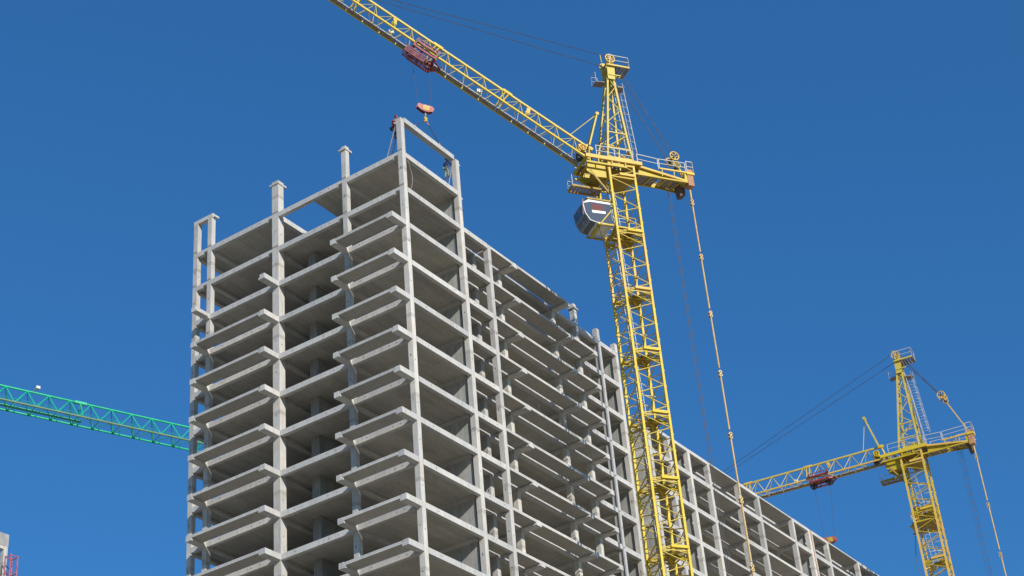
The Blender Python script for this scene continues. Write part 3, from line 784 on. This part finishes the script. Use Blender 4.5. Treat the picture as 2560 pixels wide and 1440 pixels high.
    for y in (y0, y1):
        for a, b2 in zip(prof[1:], prof[2:6]): mb.bar((a[0], y, a[1]), (b2[0], y, b2[1]), .05, mi=1 if y > 0 else 0)
    for p in prof[2:6]: mb.bar((p[0], y0, p[1]), (p[0], y1, p[1]), .06)
    for a, b2 in zip(prof[2:4], prof[3:5]): mb.bar((a[0]+.02, -.1, a[1]), (b2[0]+.02, -.1, b2[1]), .045)
    P(mb, 'window_frame', [MALU, MWH], cab)
    mb = MB(); mb.bar((x1+.9, y1+.05, zc-.1), (x1+1.0, y1+.05, zc-1.5), .035); P(mb, 'sun_visor', MRUST, cab)
    mb = MB(); mb.bar((x0, y1+.05, zc-2.12), (x1-.1, y1+.05, zc-2.15), .12, mi=0); mb.bar((x0, y0, zc-2.2), (x1+.05, y0, zc-2.2), .13, mi=1)
    mb.bar((x1-.3, y1+.07, zc-2.15), (x0+.1, y1+.07, zc-.9), .2, .08, mi=0); mb.bar((x1-.3, y0, zc-2.2), (x1-.3, y1, zc-2.14), .2, .12, mi=0); mb.bar((.95, y1, zc+.05), (1.3, y1, zc+.05), .14, mi=0)
    cbk = P(mb, 'cab_bracket', [MY, MYD])
    mb = MB(); mb.box(-.6, -.9, zc-2.3, 1.0, .85, zc-2.2, 1); mb.bar((-.9, .9, zc-2.25), (1.0, .9, zc-2.25), .12, mi=0)
    railing(mb, [(-.7, .8, zc-2.2), (.8, .8, zc-2.2)], 1.0, .04, 0); railing(mb, [(-.7, -.95, zc-2.2), (1.0, -.95, zc-2.2)], 1.0, .04, 0)
    P(mb, 'access_platform', [MY, MYD])
    if cab_shift:
        cab.location = cab_shift
        cbk.location.y = -.9; cbk.location.x = -.6
    # --- trolley
    st = (trolley_r-2.3)/ca if jang < .2 else (trolley_r-2.3)/ca
    mb = MB()
    A = st-1.1; B2 = st+.75
    for y in (-W-.12, W+.12):
        mb.bar(J(A, y, .12), J(B2, y, .12), .13, mi=0); mb.bar(J(A, y, .42), J(B2, y, .42), .06, mi=0)
        mb.bar(J(A, y, -.42), J(B2, y, -.42), .13, mi=0)
        for s in (A, B2):
            mb.bar(J(s, y, .45), J(s, y, -.45), .14, mi=0); mb.tube(J(s, y-.08, .12), J(s, y+.08, .12), .3, 12, 1)
        mb.bar(J(A, y, -.35), J(st, y, .05), .05, mi=1); mb.bar(J(B2, y, -.35), J(st, y, .05), .05, mi=1)
    for s in (A, st, B2): mb.bar(J(s, -W-.12, -.42), J(s, W+.12, -.42), .14, mi=0)
    mb.bar(J(A, 0, -.42), J(B2, 0, -.42), .16, mi=0); mb.bar(J(A-.75, 0, -.3), J(A, W, -.42), .1, mi=0); mb.bar(J(A-.75, 0, -.3), J(A, -W, -.42), .1, mi=0)
    tr = P(mb, 'trolley', [MRED, MDARK])
    pa = J(A+.12, 0, -.55); pb = J(B2-.12, 0, -.55)
    for c in (pa, pb):
        for y in (-.12, .12):
            mb = MB(); mb.wheel(c+Vector((0, y, 0)), .33, .09, (0, 1, 0), 6); P(mb, 'trolley_sheave', MDARK if not basket else MRED, tr)
    if basket:
        mb = MB(); u = Vector((ca, 0, sa)); c = J(st+.2, .3, -1.02)
        h = Vector((sa, 0, -ca))*.55
        a = c-u*.82; b2 = c+u*.82
        for y in (.15, .75):
            o = Vector((0, y, 0))
            mb.bar(a+o, b2+o, .07); mb.bar(a+o+h, b2+o+h, .07)
            mb.bar(a+o, a+o+h, .06); mb.bar(b2+o, b2+o+h, .06)
        for p in (a, b2, a+h, b2+h): mb.bar(p+Vector((0, .15, 0)), p+Vector((0, .75, 0)), .06)
        for i in range(14):
            f = (i+1)/15; mb.bar((a+h).lerp(b2+h, f)+Vector((0, .15, 0)), (a+h).lerp(b2+h, f)+Vector((0, .75, 0)), .05)
            mb.bar(a.lerp(b2, f)+Vector((0, .75, 0)), (a+h).lerp(b2+h, f)+Vector((0, .75, 0)), .03)
        for f in (.3, .6): mb.bar(a+h*f+Vector((0, .75, 0)), b2+h*f+Vector((0, .75, 0)), .04)
        for p in (a, b2): mb.bar(p+Vector((0, .3, 0)), p-h*.45+Vector((0, 0, 0)), .05)
        P(mb, 'maintenance_basket', paint('basket_red', (.26, .06, .08), (.17, .06, .10), .5, .6), tr)
    # hoist rope and hook block
    bc = Vector((trolley_r, 0, hook_z))
    mb = MB(); 
    for c, s in ((pa, -1), (pb, 1)):
        mb.tube(c+Vector((0, 0, -.2)), bc+Vector((s*.5, 0, .2)), .03, 5)
    P(mb, 'hoist_rope', MROPE)
    mb = MB()
    poly = [(-.66, .20), (-.5, .36), (-.25, .30), (-.12, .24), (.0, .34), (.12, .24), (.3, .26), (.55, .18), (.66, .0), (.52, -.24), (.28, -.32), (.1, -.36), (-.15, -.32), (-.42, -.16), (-.6, .0)]
    poly = [(bc.x-x, bc.z+z_) for x, z_ in poly]
    mb.prism(poly, .12, .17, 'y', 0); mb.prism(poly, -.17, -.12, 'y', 0)
    mb.prism([(bc.x+(x-bc.x)*.9, bc.z+(z_-bc.z)*.85) for x, z_ in poly], -.12, .12, 'y', 2)
    mb.prism([(bc.x-x, bc.z+z_) for x, z_ in ((-.22, .22), (.26, .15), (.24, -.24), (-.2, -.20))], .17, .2, 'y', 1)
    for i in range(6):
        t_ = i*math.pi/3+.3; x = bc.x+.15*math.cos(t_); z_ = bc.z-.02+.13*math.sin(t_); mb.tube((x, .2, z_), (x, .206, z_), .055, 8, 2)
    mb.tube((bc.x, .2, bc.z-.02), (bc.x, .22, bc.z-.02), .12, 12, 3)
    mb.tube((bc.x, 0, bc.z-.3), (bc.x, 0, bc.z-.62), .12, 8, 3)
    hb = P(mb, 'hook_block', [MPINK, MYL, MDARK, MALU])
    mb = MB(); pts = [(bc.x, 0, bc.z-.55), (bc.x+.02, 0, bc.z-.66)]+[(bc.x-.02+.12*math.cos(t_), 0, bc.z-.82+.12*math.sin(t_)) for t_ in [math.pi*(.45-.17*j) for j in range(9)]]
    mb.path(pts, .07, 7); P(mb, 'hook', MY, hb)
    return root, J

c1, J1 = make_crane((15.75, -8.18, 0), math.radians(145.8), GZ+3.45, math.radians(32.3), 14.92, GZ+6.15, -3.75, (-5.05, 1.9),
    'tall yellow lattice tower crane in the middle with its jib raised over the tower top', 29, True, 'yellow tower cranes')
c2, J2 = make_crane((69.1, -8.15, 0), math.radians(98.1), GZ-.85, 0.0, 9.5, GZ-7.35, -5.1, (-4.0, 4.95),
    'farther yellow lattice tower crane at the right with a level jib and red trolley', 29, False, 'yellow tower cranes', cab_shift=(-1.75, -2.0, 0))

# ------------------------------------------------------------------ green crane far left
DG = Vector((math.cos(math.radians(-20.4)), math.sin(math.radians(-20.4)), 0)); 
def ray(u, v): return FW+RT*((u-1280)/4290.9)-UP*((v-720)/4290.9)
r_ = ray(235, 1061); pg = CP+r_*168
ang = math.atan2(-DG.y, -DG.x)
green = tag(empty('tower_crane', (pg.x+DG.x*28, pg.y+DG.y*28, 0), ang), 'green lattice crane whose level jib reaches in from the left edge behind the tower', 'crane')
HG = pg.z
mb = MB()
x0, x1 = 2.0, 62.0; Wg = .95; Hg = 2.0; bay = 2.15
top = lambda x: Vector((x, 0, HG+Hg)); bt = lambda x, y: Vector((x, y, HG))
mb.tube(top(x0), top(x1), .21, 8); mb.tube(bt(x0, -Wg), bt(x1, -Wg), .2, 8)
i = 0; x = x0
while x+bay < x1:
    for y in (-Wg, Wg): mb.tube(bt(x, y), top(x+bay*.30), .10, 6); mb.tube(top(x+bay*.30), bt(x+bay, y), .085, 6)
    mb.tube(bt(x, -Wg), bt(x+bay*.5, Wg), .085, 5); mb.tube(bt(x+bay*.5, Wg), bt(x+bay, -Wg), .085, 5); mb.tube(bt(x, -Wg), bt(x, Wg), .08, 5)
    x += bay; i += 1
for xj in (16.5, 29.5, 42):
    mb.bar(top(xj-.6), top(xj+.6), .26); mb.bar(top(xj)+Vector((0,0,-.1)), top(xj)+Vector((0,0,-.75)), .16)
    for d in (0,): mb.tube(top(xj), bt(xj, Wg), .1, 6); mb.tube(top(xj), bt(xj, -Wg), .1, 6)
mb.build('jib', MGR, green)
mb = MB(); mb.tube(bt(x0, Wg), bt(x1, Wg), .19, 8); mb.build('jib_chord', MGRO, green)
mb = MB()
for s in (-.35, .0): mb.tube((x0, s, HG+.9), (x1, s, HG+.95), .035, 5)
mb.build('trolley_rope', MGR, green)
mb = MB(); xl = 34.4; mb.bar((xl, 0, HG+Hg+.05), (xl-.45, 0, HG+Hg+.55), .10, mi=0); mb.box(xl-.68, -.2, HG+Hg+.48, xl-.3, .2, HG+Hg+.74, 1); mb.build('floodlight', [MDARK, MWH], green)
mb = MB(); mb.box(29.3, -.3, HG-.02, 40, .1, HG+.03); mb.build('walkway', MGR, green)
mb = MB()
for sx in (-1, 1):
    for sy_ in (-1, 1): mb.bar((sx, sy_, 0), (sx, sy_, HG+1.9), .2)
zz = 0; fl = 1
while zz < HG:
    for (xa, ya, xb, yb) in ((1, 1, -1, 1), (-1, 1, -1, -1), (-1, -1, 1, -1), (1, -1, 1, 1)):
        mb.tube((xa, ya, zz), (xb, yb, zz+2), .09, 5)
    zz += 2
mb.build('mast', MGR, green)
mb = MB(); mb.bar((0, -.8, HG+.3), (-14, -.8, HG+.3), .3); mb.bar((0, .8, HG+.3), (-14, .8, HG+.3), .3); mb.box(-14, -1.1, HG-1.5, -11.5, 1.1, HG+.8); mb.build('counter_jib', MGR, green)

# ------------------------------------------------------------------ concrete block at the bottom left edge
db = 150.0
pc = CP+ray(23.2, 1337.5)*db
na = ray(0, 1329.4).cross(ray(23, 1337.6)); hd_ = na.cross(Vector((0, 0, 1))).normalized()
if hd_.dot(RT) < 0: hd_ = -hd_
sb = tag(empty('concrete_building', (pc.x, pc.y, 0), math.atan2(hd_.y, hd_.x)), 'corner of a raw concrete building cut off by the bottom left edge', 'building')
tb = pc.z
mb = MB(); mb.box(-9, 0, tb-1.12, 0, .35, tb); mb.box(-9, .35, tb-.5, -.02, 8, tb-.3); mb.box(-.35, .35, tb-1.12, 0, 8, tb); mb.build('parapet', MW, sb)
mb = MB(); mb.box(-.42, .02, 0, -.02, .42, tb-1.12); mb.box(-.42, 7.5, 0, -.02, 7.9, tb-1.12); mb.build('column', [MCOL], sb)
mb = MB(); mb.box(-6.4, .02, 0, -6.0, .42, tb-1.12); mb.build('column', [MCOL], sb)
mb = MB(); mb.box(-5.98, .04, tb-1.45, -.44, .34, tb-1.125); mb.build('beam', MC, sb)
for k in range(0, 18):
    z = tb-4.2-3*k
    if z < 0: break
    mb = MB(); mb.box(-9, .1, z, -.1, 7.9, z+.2); mb.build('floor_slab', MS, sb)
mb = MB(); mb.box(-5, 2.0, 0, -.5, 2.15, tb-1.15); mb.build('wall', MW, sb)
# red hoist mast beside it
ph = CP+ray(29, 1393)*db*.985
hm_ = tag(empty('hoist_mast', (ph.x, ph.y, 0), math.atan2(hd_.y, hd_.x)), 'slim pinkish red lattice hoist mast beside the cut-off concrete corner', 'hoist mast')
mb = MB(); th = ph.z; hw = .36
for sx in (-1, 1):
    for sy_ in (-1, 1): mb.bar((sx*hw, sy_*hw, 0), (sx*hw, sy_*hw, th+.12), .085, mi=0)
z = th
while z > 2:
    for y in (-hw, hw): mb.bar((-hw, y, z), (hw, y, z), .06, mi=0)
    for x in (-hw, hw): mb.bar((x, -hw, z), (x, hw, z), .06, mi=0)
    mb.bar((-hw, -hw, z-.65), (hw, -hw, z), .045, mi=1); mb.bar((-hw, hw, z-.65), (hw, hw, z-1.15), .045, mi=1)
    mb.bar((-hw, -hw, z-1.3), (hw, hw, z-.6), .04, mi=1)
    z -= 1.5
mb.build('mast', [MBL, MDARK], hm_)
mb = MB(); mb.box(-hw-.05, -hw-.05, th-2.25, hw+.05, hw+.05, th-1.95); mb.build('carriage', MRED, hm_)

# ------------------------------------------------------------------ lifted beam and sling
lb = MB(); Lx = 6.0; zb_ = GZ+3.12
pf = [(.42, zb_), (6.43, zb_), (6.43, zb_+.40), (.42, zb_+.40)]
lb.box(.45, .0, zb_, 6.40, .40, zb_+.40)
holes_x(lb, 0, .45, 6.40, zb_+.24); lb.box(3.3, -.004, zb_+.2, 3.36, .01, zb_+.27, 1)
o = lb.build('concrete_beam', [MC, MDOT]); tag(o, 'pale concrete beam hanging in slings between the two tallest columns', 'beam')
hk = Vector((3.41, .2, GZ+5.25))
sl = tag(empty('lifting_sling', (hk.x, hk.y, hk.z)), 'two-legged cable sling running from the crane hook down to the lifted beam', 'sling')
mb = MB(); mb.tube((0, 0, .1), (0, 0, -.25), .16, 8); mb.wheel((0, 0, -.02), .17, .06, (0, 1, 0), 2, 0, .3); mb.build('shackle', MY, sl)
for ex in (1.75, 5.2):
    e_ = Vector((ex, .2, zb_+.42))-hk; s_ = Vector((.05 if ex > 3 else -.05, 0, -.2))
    mb = MB(); mb.tube(s_, s_.lerp(e_, .86), .055, 6); mb.build('sling_leg', MROPE, sl)
    mb = MB(); mb.tube(s_.lerp(e_, .8), e_, .12, 7); mb.wheel(e_+Vector((0, 0, -.02)), .1, .05, (0, 1, 0), 2, 0, .4, 14); mb.tube(s_, s_.lerp(e_, .14), .1, 7); mb.build('sling_hook', MRUST, sl)

# ------------------------------------------------------------------ ladders
def ladder(a, b, side, label, n):
    o = MB(); a = Vector(a); b = Vector(b); s = Vector(side)*.2
    o.bar(a-s, b-s, .05); o.bar(a+s, b+s, .05)
    for i in range(n): p = a.lerp(b, (i+.6)/n); o.tube(p-s, p+s, .035, 6)
    x = o.build('ladder', MALU); tag(x, label, 'ladder', 'ladders at the lifted beam'); return x
ladder((.28, 1.42, GZ+.4), (.28, .55, GZ+2.8), (1, 0, 0), 'metal ladder leaning on the inner side of the nearest corner column', 9)
ladder((5.85, .55, GZ+.4), (6.42, .42, GZ+2.85), (0, 1, 0), 'metal ladder leaning on the second tall column below the right end of the lifted beam', 9)

# ------------------------------------------------------------------ workers
def skin(name, joints, edges, mat, parent, sub=1):
    me = D.meshes.new(name); me.from_pydata([j[0] for j in joints], edges, []); me.materials.append(mat)
    o = D.objects.new(name, me); COL.objects.link(o)
    if parent: o.parent = parent
    md = o.modifiers.new('skin', 'SKIN'); sv = me.skin_vertices[0].data
    for i, j in enumerate(joints):
        r = j[1]; sv[i].radius = r if isinstance(r, tuple) else (r, r); sv[i].use_root = (i == 0)
    md.use_smooth_shade = True
    sd = o.modifiers.new('sub', 'SUBSURF'); sd.levels = sub; sd.render_levels = sub
    return o
SKIN = flat('skin', (0.42, 0.20, 0.13), 0.6)
def worker(loc, rz, label, jacket, trousers, boots, capc, arms, legs, lean):
    """standing on ladder rungs, facing local +x"""
    root = tag(empty('person', loc, rz), label, 'person')
    hip = Vector((0, 0, .92)); ch = hip+Vector((lean*.35, 0, .48)); nk = ch+Vector((lean*.15, 0, .12)); hd2 = nk+Vector((lean*.1+.02, 0, .16))
    J = [(hip, (.15, .11))]; E_ = []
    def ad(p, r, fr): J.append((Vector(p), r)); E_.append((fr, len(J)-1)); return len(J)-1
    s1 = ad(hip.lerp(ch, .5), (.135, .10), 0); s2 = ad(ch, (.16, .11), s1); n1 = ad(nk, .055, s2); h1 = ad(nk+Vector((.01, 0, .09)), .075, n1); h2 = ad(hd2+Vector((0, 0, .03)), .098, h1); h3 = ad(hd2+Vector((-.005, 0, .11)), .075, h2)
    nose = ad(hd2+Vector((.11, 0, .0)), .018, h2)
    hands = []
    for i, sd in enumerate((1, -1)):
        sh = ch+Vector((0, .19*sd, .02)); el, wr = arms[i]
        a = ad(sh, .06, s2); b_ = ad(el, .045, a); c = ad(wr, .028, b_); d = (Vector(wr)-Vector(el)).normalized()
        pm = ad(Vector(wr)+d*.06, (.04, .018), c); hands.append((Vector(wr)+d*.09, d, sd))
        kn, ft = legs[i]; hj = hip+Vector((0, .09*sd, -.05))
        a = ad(hj, .085, 0); b_ = ad(kn, .06, a); c = ad(ft, .04, b_); ad(Vector(ft)+Vector((.15, 0, -.03)), .035, c)
        side = Vector((0, 1, 0)); 
        for f, (off, ln) in enumerate(((-.033, .065), (-.011, .075), (.011, .07), (.032, .055))):
            p0 = Vector(wr)+d*.07+side*off; m1 = ad(p0+d*ln*.5, .009, pm); ad(p0+d*ln*.85+Vector((-.02, 0, -.012)), .007, m1)
        tb_ = ad(Vector(wr)+d*.04+side*(.045*-sd), .011, c); ad(Vector(wr)+d*.08+side*(.06*-sd), .009, tb_)
    skin('person_body', J, E_, SKIN, root)
    root.children[-1].name = 'body'
    # jacket
    J = [(hip+Vector((0, 0, -.02)), (.17, .13))]; E_ = []
    s1 = ad(hip.lerp(ch, .5), (.16, .125), 0); s2 = ad(ch, (.185, .13), s1); ad(nk+Vector((0, 0, -.02)), .07, s2)
    for i, sd in enumerate((1, -1)):
        sh = ch+Vector((0, .2*sd, .02)); el, wr = arms[i]; a = ad(sh, .075, s2); b_ = ad(el, .06, a); ad(Vector(el).lerp(Vector(wr), .92), .042, b_)
    skin('jacket', J, E_, jacket, root)
    J = [(hip+Vector((0, 0, .03)), (.165, .13))]; E_ = []
    for i, sd in enumerate((1, -1)):
        kn, ft = legs[i]; a = ad(hip+Vector((0, .09*sd, -.06)), .10, 0); b_ = ad(kn, .075, a); ad(Vector(kn).lerp(Vector(ft), .9), .062, b_)
    skin('trousers', J, E_, trousers, root)
    for i, sd in enumerate((1, -1)):
        kn, ft = legs[i]; J = [(Vector(ft)+Vector((0, 0, .07)), .055)]; E_ = []
        a = ad(Vector(ft)+Vector((0, 0, -.03)), .05, 0); ad(Vector(ft)+Vector((.17, 0, -.045)), (.045, .035), a); skin('boot', J, E_, boots, root)
    J = [(hd2+Vector((-.01, 0, .07)), .108)]; E_ = []
    a = ad(hd2+Vector((-.01, 0, .13)), .085, 0); ad(hd2+Vector((.12, 0, .075)), (.05, .012), 0); skin('cap', J, E_, capc, root)
    return root
V = Vector
worker((.28, .92, GZ+1.98), math.radians(-90), 'worker in a dark red top and navy trousers on the ladder at the corner column',
       flat('maroon_cloth', (.20, .035, .05)), flat('navy_cloth', (.012, .02, .035)), flat('boot_leather', (.03, .025, .02)), flat('pink_cap', (.36, .06, .07)),
       [(V((.22, .3, 1.38)), V((.48, .2, 1.42))), (V((.22, -.3, 1.30)), V((.45, -.18, 1.22)))],
       [(V((.12, .12, .52)), V((.05, .12, .08))), (V((.16, -.12, .60)), V((.12, -.12, .32)))], .5)
worker((5.93, .5, GZ+1.42), math.radians(2), 'worker in a navy jacket and grey-green trousers on a ladder under the right beam end',
       flat('navy_jacket', (.008, .014, .06)), flat('green_cloth', (.20, .28, .22)), flat('brown_boot', (.12, .08, .06)), flat('dark_cap', (.03, .02, .03)),
       [(V((.2, .28, 1.38)), V((.42, .2, 1.48))), (V((.2, -.28, 1.32)), V((.42, -.2, 1.36)))],
       [(V((.12, .12, .52)), V((.05, .12, .08))), (V((.16, -.12, .56)), V((.10, -.12, .20)))], .35)
